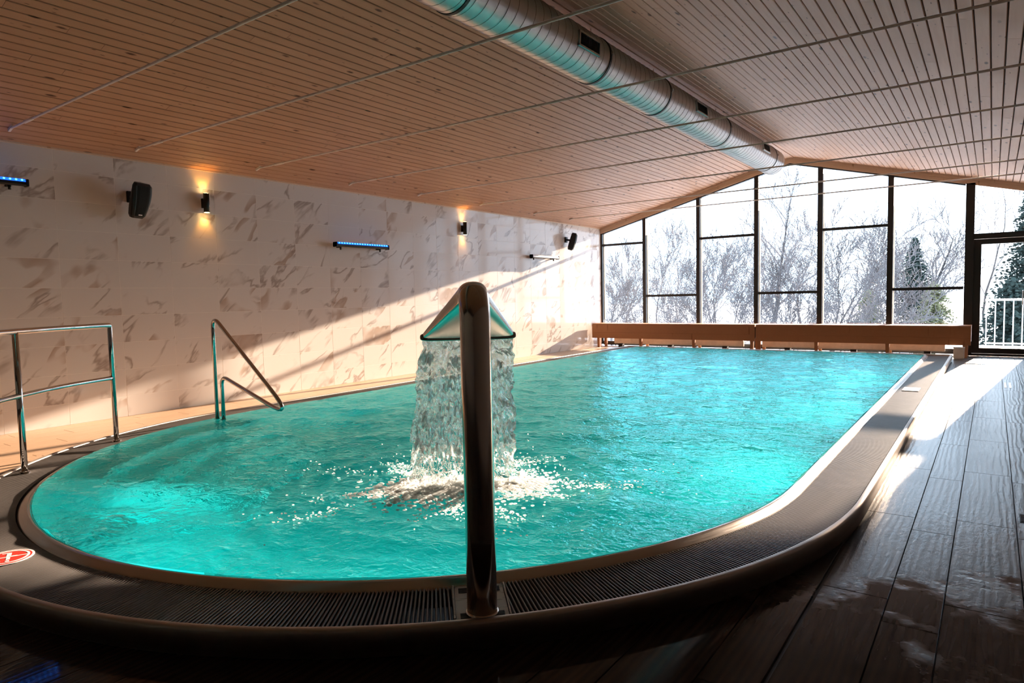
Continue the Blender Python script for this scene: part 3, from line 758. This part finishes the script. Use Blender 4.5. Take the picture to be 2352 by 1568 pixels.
limb(b, (-.05, .055), (.0, .01), .022); limb(b, (0, .01), (.045, -.03), .018); limb(b, (.0, .01), (.03, .04), .012); limb(b, (-.05, .055), (-.075, .03), .012)
for yy in (-.062, -.072): limb(b, (-.03 + .0, yy), (.03, yy), .004)
b.build('diver_figure', M['white'], sg)
disc(.011, .011, .003, .0038, 'diver_head', M['white'], sg, 16, .06, -.045)
# white depth plate on the right-hand grate
dp = MB().box((-.745, 8.93, .111), (.165, .30, .006), bev=.002).build('marker_plate', M['white']); tag(dp, 'small blank white plate lying on the right-hand grate', 'plate')
cb = tag(empty('pale_box', (-.47, 14.33, 0.0)), 'small pale box on the floor at the right end of the bench', 'box')
MB().box((0, 0, .105), (.16, .16, .19), bev=.01).build('body', M['radiator'], cb); MB().box((0, 0, .205), (.175, .175, .014), bev=.004).build('lid', M['white'], cb); MB().box((0, 0, .005), (.14, .14, .01)).build('foot', M['white'], cb)
dr = tag(empty('floor_drain', (.183, 10.7, .0005)), 'two short bright steel drain strips in the right-hand floor', 'drain')
for x in (-.025, .025): MB().box((x, 0, .0015), (.022, .55, .003), bev=.001).build('strip', M['polished'], dr)
dg = tag(empty('drain_grate', (.19, 4.55, .0005)), 'dark drain grate at the right edge of the floor', 'drain')
MB().box((0, 0, .001), (.085, .17, .002)).build('tray', M['blackplastic'], dg)
for k in range(5): MB().box((0, -.06 + .03*k, .003), (.075, .012, .003)).build('bar', M['blackplastic'], dg)

# ================================================================== UNDER THE CEILING
ORD = ['first', 'second', 'third', 'fourth', 'fifth', 'sixth', 'seventh', 'eighth', 'ninth']
for i, y in enumerate((2.50, 3.69, 5.20, 6.75, 8.22, 9.88, 11.70, 13.15)):
    zr = 3.03; xa = XRIDGE - (ZRIDGE - zr)/SLOPE + .06; xb = XRIDGE + (ZRIDGE - zr)/SLOPE - .06
    r = tag(empty('tie_rod', (xa, y, zr)), 'thin white tie rod spanning the hall, %s counted from the camera' % ORD[i], 'tie rod', 'tie rods under the ceiling')
    Lr = xb - xa
    MB().cyl((0, 0, 0), (Lr, 0, 0), .0105, 12).build('rod', M['rod'], r)
    MB().tube([(.33, 0, 0), (.34, 0, 0), (.52, 0, 0), (.53, 0, 0)], [.0105, .0155, .0155, .0105], 12).build('turnbuckle', M['rod'], r)
    for x in (-.02, Lr + .02): MB().box((x, 0, .005), (.10, .02, .04), Matrix.Rotation(-ang if x < 1 else ang, 4, 'Y')).build('end_plate', M['rod'], r)
# ---- spiral ventilation duct
DX, DZ, DR, DY0, DY1 = -3.505, 3.765, .235, -3.9, 13.5
du = tag(empty('ventilation_duct', (DX, DY1, DZ)), 'long round spiral-seamed metal air duct under the ridge', 'air duct')
n = 56
pr = []
for yy, rr in ((DY0 - DY1, DR), (0, DR)): pr.append([(rr*math.cos(2*PI*k/n), yy, rr*math.sin(2*PI*k/n)) for k in range(n)])
for yy, rr in ((.012, DR - .012), (.012, .01)): pr.append([(rr*math.cos(2*PI*k/n), yy, rr*math.sin(2*PI*k/n)) for k in range(n)])
MB().loft(pr[:2], smooth=True).build('tube', M['duct'], du); MB().loft(pr[1:], smooth=False).build('end_cap', M['duct'], du)
M['seam'] = m_steel('duct_seam_steel', (.30, .29, .29), .35)
b = MB(); pitch = .125; nt = int((0 - (DY0 + 4.0 - DY1))/pitch); pts = [(DR*math.cos(2*PI*k/40), DY0 + 4.0 - DY1 + pitch*k/40, DR*math.sin(2*PI*k/40)) for k in range(nt*40)]
b.tube(pts, .0032, 5); b.build('spiral_seam', M['seam'], du)
for y in (4.135, 6.374, 7.974, 10.285, 12.95):
    bd_ = MB(); yy = y - DY1
    bd_.loft([[(r_*math.cos(2*PI*k/n), yy + d, r_*math.sin(2*PI*k/n)) for k in range(n)] for r_, d in ((DR, -.018), (DR + .008, -.016), (DR + .008, .016), (DR, .018))], smooth=False)
    cl = bd_.build('clamp_band', M['blackplastic'], du)
    MB().box((DR + .012, yy, .02), (.03, .022, .03)).build('clamp_lug', M['steel'], cl)
    MB().cyl((0, yy, DR), (0, yy, ZRIDGE - DZ - .01), .006, 8).build('hanger', M['rod'], du)
for y, a in ((5.91, -.06), (9.03, .08), (12.22, .14)):
    c, s_ = math.cos(a), math.sin(a); Mx = Matrix.Rotation(-a, 4, 'Y'); P = Vector(((DR - .006)*c, y - DY1, (DR - .006)*s_))
    fr = MB(); 
    for (dy, dz, ly, lz) in ((0, .063, .42, .016), (0, -.063, .42, .016), (.202, 0, .016, .14), (-.202, 0, .016, .14)): fr.box(P + Mx @ Vector((.012, dy, dz)), (.026, ly, lz), Mx)
    g = fr.build('grille_frame', M['duct'], du)
    MB().box(P + Mx @ Vector((.004, 0, 0)), (.012, .39, .115), Mx).build('grille_back', M['gutter'], du)
    for k in range(14): MB().box(P + Mx @ Vector((.014, -.18 + .0277*k, 0)), (.010, .006, .112), Mx).build('slat', M['blackplastic'], g)

# ================================================================== ON THE LEFT WALL
XF = XW + .003
def led_bar(y0, z, Lb, label, lit, nled):
    e = tag(empty('led_bar', (XF, y0, z)), label, 'light bar', 'LED bars on the left wall')
    R_ = Matrix.Rotation(-.35, 4, 'Y')
    prof = [(-.035, -.028), (.03, -.034), (.042, -.02), (.042, .012), (.030, .032), (-.035, .030)]
    b = MB(); b.loft([[(.10 + p[0], y, p[1]) for p in prof] for y in (0, Lb)], smooth=False, cap=True); b.build('housing', M['blackplastic'], e)
    for y in (.012, Lb - .012): MB().box((.103, y, .0), (.088, .024, .074), bev=.006).build('end_cap', M['blackplastic'], e)
    for y in (Lb*.12, Lb*.86): MB().box((.035, y, -.03), (.085, .035, .022), bev=.004).build('bracket', M['blackplastic'], e); 
    for y in (Lb*.12, Lb*.86): MB().cyl((.08, y, -.02), (.08, y, -.075), .014, 12).build('knob', M['blackplastic'], e)
    b = MB(); b.box((.1375, Lb/2, .0215), (.030, Lb - .06, .004), Matrix.Rotation(1.03, 4, 'Y')); b.build('lens_strip', M['led_dim'] if lit else M['white'], e)  # on the unlit bar, white stands in for reflected sky
    if not lit: MB().box((.1435, Lb/2, -.003), (.004, Lb - .05, .034), bev=.001).build('painted_sheen_front', M['white'], e)  # white strip painted in for the sky mirrored on the front
    if lit:
        b = MB()
        for k in range(nled):
            y = .06 + (Lb - .12)*k/(nled - 1)
            b.cyl((.1385, y, .0225), (.1425, y, .0250), .0095, 10)
        o = b.build('led_row', M['led_blue'], e); o['kind'] = 'stuff'
M['led_dim'] = emis('led_glow_strip', (.01, .10, .9), 2.0)
led_bar(1.60, 2.545, 1.08, 'glowing blue LED bar high on the wall, cut by the left edge', True, 20)
led_bar(6.566, 2.13, 1.08, 'glowing blue LED bar on the wall between the two sconces', True, 20)
led_bar(11.80, 2.15, 1.08, 'unlit LED bar with sky reflection painted white on its front, near the windows', False, 0)
def sconce(y, z, label):
    e = tag(empty('wall_sconce', (XF, y, z)), label, 'wall lamp', 'up-and-down wall lamps')
    b = MB(); n = 24
    b.loft([[(.075 + r_*math.cos(2*PI*k/n), r_*math.sin(2*PI*k/n), zz) for k in range(n)] for r_, zz in ((.031, -.095), (.031, -.118), (.036, -.118), (.036, .118), (.031, .118), (.031, .095))], smooth=True); b.build('barrel', M['blackplastic'], e)
    MB().box((.02, 0, 0), (.04, .06, .12), bev=.004).build('wall_mount', M['blackplastic'], e)
    for sgn, nm in ((1, 'upper_bulb'), (-1, 'lower_bulb')):
        MB().cyl((.075, 0, sgn*.100), (.075, 0, sgn*.1195), .0305, 20).build(nm, M['warm_bulb'], e)
        ld = bpy.data.lights.new('sconce_light', 'SPOT'); ld.energy = 3.6; ld.color = (1.0, .40, .05); ld.spot_size = 1.45; ld.spot_blend = .8; ld.shadow_soft_size = .02
        lo = bpy.data.objects.new('sconce_light', ld); link(lo, e); lo.location = (.07, 0, sgn*.128)
        lo.rotation_euler = Vector((-.28, 0, sgn)).to_track_quat('-Z', 'Y').to_euler()
sconce(4.60, 2.545, 'black cylinder wall sconce glowing orange, beside the nearer loudspeaker')
sconce(9.655, 2.585, 'black cylinder wall sconce glowing orange, farther one near the windows')
def speaker(y, z, yaw, label):
    e = tag(empty('loudspeaker', (XF, y, z)), label, 'loudspeaker', 'black wall loudspeakers')
    MB().box((.015, 0, .07), (.03, .09, .13), bev=.006).build('wall_plate', M['blackplastic'], e); MB().cyl((.02, 0, .07), (.13, 0, .05), .022, 14).build('arm', M['blackplastic'], e)
    R_ = Matrix.Translation((.17, 0, .02)) @ Matrix.Rotation(yaw, 4, 'Z') @ Matrix.Rotation(.30, 4, 'Y')
    # cabinet: curved front wedge; local +x = front
    secs = []
    for k in range(13):
        u = k/12; zz = -.20 + .40*u; dpt = .105*math.sin(PI*(.22 + .56*u))**.8; fx = .055 + .022*math.sin(PI*u)
        wf = (.098 + .014*math.sin(PI*u))*(.80 + .34*u); wb = .055 + .012*math.sin(PI*u)
        pts = [(fx - .0, -wf), (fx + .012, -wf*.82), (fx + .016, 0), (fx + .012, wf*.82), (fx, wf), (fx - .03, wf), (fx - .03 - dpt*.7, wb*1.15), (fx - .04 - dpt*.9, wb*.8), (fx - .04 - dpt*.9, -wb*.8), (fx - .03 - dpt*.7, -wb*1.15), (fx - .03, -wf)]
        sc = 1 - .55*max(0, abs(u - .5) - .44)/.06*.35
        secs.append([R_ @ Vector((p[0]*sc, p[1]*sc, zz)) for p in pts])
    MB().loft(secs, smooth=False, cap=True).build('cabinet', M['blackplastic'], e)
    gs = []
    for k in range(11):
        u = .07 + .86*k/10; zz = -.20 + .40*u; fx = .055 + .022*math.sin(PI*u); wf = (.098 + .014*math.sin(PI*u))*.8*(.80 + .34*u)
        gs.append([R_ @ Vector(p) for p in ((fx + .010, -wf, zz), (fx + .0205, -wf*.6, zz), (fx + .0215, 0, zz), (fx + .0205, wf*.6, zz), (fx + .010, wf, zz), (fx + .002, wf, zz), (fx + .002, -wf, zz))])
    MB().loft(gs, smooth=False, cap=True).build('front_grille', M['speaker_mesh'], e)
    MB().box(R_ @ Vector((.0835, 0, -.155)), (.004, .045, .010), R_.to_3x3().to_4x4()).build('badge', M['radiator'], e)
speaker(3.72, 2.46, .22, 'black loudspeaker on the wall left of the nearer sconce')
speaker(13.40, 2.52, .5, 'black loudspeaker on the wall close to the window corner')

# ================================================================== BENCH AND RADIATORS BY THE WINDOWS
def bench(x0, x1, legs, label):
    e = tag(empty('window_bench', ((x0 + x1)/2, 14.5, 0)), label, 'bench', 'benches by the windows'); cx = (x0 + x1)/2; Lb = x1 - x0
    for k in range(4): MB().box((0, .085 + k*.128 - .02, .575), (Lb, .122, .028), bev=.004).build('seat_slat', M['bench'], e)
    MB().box((0, 0, .470), (Lb, .028, .19), bev=.002).build('front_board', M['bench'], e); MB().box((0, 0, .305), (Lb, .028, .139), bev=.003).build('front_board', M['bench'], e)
    MB().box((0, .46, .47), (Lb, .028, .19), bev=.003).build('rear_board', M['bench'], e)
    for sx in (-1, 1): MB().box((sx*(Lb/2 - .014), .23, .43), (.028, .46, .27), bev=.003).build('side_board', M['bench'], e)
    for x in legs:
        for yy in (.045, .42):
            MB().loft([[((x - cx) + sx*w, yy + sy*w, z) for sx, sy in ((-1, -1), (1, -1), (1, 1), (-1, 1))] for z, w in ((0, .028), (.56, .042))], smooth=False, cap=True).build('leg', M['bench'], e)
bench(-8.04, -4.10, (-7.88, -6.76, -5.46, -4.17), 'orange-brown wooden bench under the windows, the one against the marble wall')
bench(-4.08, -.30, (-4.02, -2.89, -1.62, -.38), 'orange-brown wooden bench under the windows, the one ending at the door')
def radiator(x0, x1, feet, label):
    e = tag(empty('radiator', ((x0 + x1)/2, 14.80, 0)), label, 'radiator', 'low radiators under the benches'); cx = (x0 + x1)/2; Lr = x1 - x0
    MB().box((0, 0, .155), (Lr, .09, .13), bev=.006).build('body', M['radiator'], e)
    for k in range(3): MB().box((0, -.047, .115 + .04*k), (Lr - .02, .006, .024), bev=.002).build('fin', M['radiator'], e)
    for x in feet: MB().box((x - cx, 0, .045), (.11, .12, .09), bev=.004).build('foot', M['blackplastic'], e)
radiator(-7.57, -4.42, (-7.40, -6.12, -4.83), 'low pale radiator on black feet under the bench by the marble wall')
radiator(-4.02, -.70, (-3.50, -2.24, -.98), 'low pale radiator on black feet under the bench by the door')

# ================================================================== OUTSIDE
gn = 40; vs = []; fs = []
for j in range(gn):
    y = YB + .4 + (j/(gn - 1))**2.2*330
    for i in range(gn):
        x = -190 + 380*i/(gn - 1); d = y - YB
        vs.append((x, y, -.35 - 3.6*min(1, max(0, d - 3)/26)**1.2 + .25*math.sin(x*.13 + y*.07)*min(1, d/20)))
for j in range(gn - 1):
    for i in range(gn - 1): fs.append((j*gn + i, j*gn + i + 1, (j + 1)*gn + i + 1, (j + 1)*gn + i))
struct(MB().add(vs, fs, True).build('ground', M['snow']))
b = MB().box((1.2, 16.85, -.11), (4.2, 3.0, .16)); struct(b.build('terrace', M['snow']))
br = tag(empty('terrace_railing', (.2, 17.6, -.03)), 'white slim-barred railing outside the glass door', 'railing')
MB().box((.95, 0, 1.035), (2.55, .05, .045), bev=.006).build('top_rail', M['white'], br); MB().box((.95, 0, .10), (2.55, .04, .03)).build('bottom_rail', M['white'], br)
for k in range(17): MB().cyl((-.30 + .155*k, 0, .02), (-.30 + .155*k, 0, 1.03), .011, 8).build('baluster', M['white'], br)

def gz(y): d = y - YB; return -.35 - 3.6*min(1, max(0, d - 3)/26)**1.2
def bare_tree(x, y, H, label, seed, trunk_r=.13, spread=.5, mat='bark', nmain=9, lean=0.0, depth=3, clear=.25, stems=1, cat='tree', group='bare winter trees outside'):
    R = random.Random(seed); e = tag(empty(cat if cat == 'shrub' else 'bare_tree', (x, y, gz(y) - .05)), label, cat, group)
    tb, bb = MB(), MB(); tmin = .011 if cat == 'shrub' else .021
    def grow(b, p, d, L, r, lvl):
        n = 4 if lvl else 7; pts = [p]; q = p.copy(); dd = d.normalized(); rr = [r]
        for i in range(n):
            dd = (dd + Vector((R.gauss(0, .13), R.gauss(0, .13), R.gauss(.05 if lvl else .02, .08)))).normalized(); q = q + dd*L/n; pts.append(q.copy()); rr.append(max(tmin, r*(1 - (.82 if lvl else .93)*(i + 1)/n)))
        b.tube(pts, rr, 6 if lvl == 0 else (4 if lvl < 2 else 3), caps=False)
        if lvl >= depth: return
        k = nmain if lvl == 0 else (8 if lvl == 1 else 6)
        for j in range(k):
            u = (clear + (1 - clear)*(j + R.random()*.8)/k) if lvl == 0 else .2 + .75*(j + R.random()*.7)/k
            f = u*n; i0 = min(int(f), n - 1); base = pts[i0].lerp(pts[i0 + 1], f - i0); t = (pts[i0 + 1] - pts[i0]).normalized()
            a = R.uniform(0, 2*PI); side = t.orthogonal().normalized(); side = (Matrix.Rotation(a, 3, t) @ side)
            nd = (t*(.75 - .2*lvl*0) + side*(spread + R.uniform(0, .45)) + Vector((0, 0, .25))).normalized()
            grow(bb, base, nd, L*R.uniform(.34, .55)*(1.15 - .5*u if lvl == 0 else 1), max(tmin, r*(1 - .8*u)*.55), lvl + 1)
    for s in range(stems):
        a = R.uniform(0, 2*PI); off = Vector((math.cos(a), math.sin(a), 0))*(.0 if stems == 1 else R.uniform(.1, .5))
        grow(tb, off, Vector((lean + (R.gauss(0, .18) if stems > 1 else 0), R.gauss(0, .05), 1)), H*R.uniform(.85, 1.05), trunk_r*(1 if stems == 1 else .7), 0)
    tb.build('trunk', M[mat], e); bb.build('branches', M['twig'], e)
TR = [  # direction (x at the window plane), distance, height, options
 (-7.85, 57, 8.5, dict(mat='birch', spread=.35, label='slim bare birch seen at the left edge of the windows')),
 (-7.50, 84, 11.9, dict(mat='birch', spread=.35, label='taller slim birch behind the leftmost window bay')),
 (-7.15, 75, 9.6, dict(mat='birch', spread=.4, label='slim bare tree just left of the first inner mullion')),
 (-6.62, 72, 10.6, dict(mat='birch', spread=.3, label='pale straight birch in the left half of the second bay')),
 (-6.05, 96, 14.3, dict(mat='birch', spread=.3, trunk_r=.16, label='pale straight birch in the right half of the second bay')),
 (-5.15, 64, 9.9, dict(stems=3, lean=-.18, trunk_r=.15, label='many-stemmed bare tree leaning left in the third bay')),
 (-4.70, 92, 11.0, dict(stems=2, lean=-.12, trunk_r=.13, label='smaller bare tree beside the leaning one in the third bay')),
 (-3.78, 74, 15.4, dict(trunk_r=.30, nmain=14, spread=.55, depth=3, clear=.16, label='big spreading bare tree in the fourth bay')),
 (-3.30, 98, 14.4, dict(trunk_r=.20, nmain=10, spread=.6, label='bare tree right of the big one in the fourth bay')),
 (-2.75, 58, 10.0, dict(stems=3, lean=.10, trunk_r=.14, nmain=12, spread=.6, label='bushy bare tree arching to the right in the fifth bay')),
 (-2.12, 90, 12.2, dict(lean=.12, trunk_r=.13, nmain=10, spread=.7, label='twisted bare tree in the right half of the fifth bay')),
 (-1.02, 71, 10.7, dict(lean=-.22, trunk_r=.26, nmain=9, spread=.5, label='forked bare tree with thick limbs in the sixth bay')),
 (-.78, 80, 10.8, dict(lean=.02, trunk_r=.20, nmain=9, spread=.5, label='upright bare tree beside the forked one in the sixth bay')),
 (-.10, 90, 19.7, dict(trunk_r=.14, nmain=9, spread=.4, lean=.06, label='thin bare tree seen above the glass door')),
]
for i, (xw, Yd, H, kw) in enumerate(TR):
    lab = kw.pop('label'); bare_tree(xw*Yd/YB, Yd, H, lab, 100 + i, **kw)
SH = [(-7.7, 34, 'first'), (-6.4, 38, 'second'), (-5.6, 30, 'third'), (-4.45, 36, 'fourth'), (-3.5, 30, 'fifth'), (-2.6, 37, 'sixth'), (-1.5, 31, 'seventh')]
for i, (xw, Yd, w_) in enumerate(SH):
    bare_tree(xw*Yd/YB, Yd, 4.4, 'low bare bush beyond the bench, %s from the left' % w_, 300 + i, trunk_r=.03, spread=.7, mat='twig', nmain=7, stems=5, clear=.08, depth=3, cat='shrub', group='bare bushes outside')
def evergreen(x, y, H, rad, label, seed, mat='needle', droop=.35, cat='evergreen', sharp=1.0):
    R = random.Random(seed); e = tag(empty('evergreen_tree', (x, y, gz(y) - .05)), label, cat, 'evergreens outside')
    MB().cyl((0, 0, 0), (0, 0, H*.95), H*.014 + .04, 8, .03).build('trunk', M['bark'], e)
    b = MB(); n = int(560*H/8)
    for k in range(n):
        u = (k + R.random())/n; z = H*(.06 + .94*u); L_ = rad*(1 - u)**sharp*R.uniform(.65, 1.15) + .18; a = R.uniform(0, 2*PI)
        dx, dy = math.cos(a), math.sin(a); m = 8
        for j in range(m):
            t = (j + .6)/m; q = (dx*L_*t, dy*L_*t, z - droop*L_*t*t + R.gauss(0, .05)); s = .105*(1.1 - .5*t)*R.uniform(.7, 1.3)*(rad/2.2)**.5
            v = [(q[0] + vv_[0]*s*R.uniform(.5, 1.5), q[1] + vv_[1]*s*R.uniform(.5, 1.5), q[2] + vv_[2]*s*.7*R.uniform(.5, 1.5)) for vv_ in IV]
            b.add(v, IF)
    b.build('boughs', M[mat], e)
evergreen(.62*70/YB, 70, 15.6, 4.4, 'large dark evergreen seen through the glass door', 11)
evergreen(1.9*60/YB, 60, 13.5, 3.6, 'dark evergreen farther right, beyond the door opening', 12)
evergreen(-1.25*67/YB, 67, 9.6, 2.6, 'dark snowy evergreen low in the sixth bay', 13, sharp=.8)
evergreen(-.92*50/YB, 50, 5.6, 1.8, 'olive rounded evergreen bush low in the sixth bay', 14, 'shrubleaf', sharp=.5, cat='shrub')
evergreen(-2.02*48/YB, 48, 5.2, 1.5, 'small olive evergreen bush low in the fifth bay', 15, 'shrubleaf', sharp=.6, cat='shrub')
evergreen(.30*40/YB, 40, 4.9, 2.3, 'low dark evergreen behind the white railing', 16, sharp=.7)
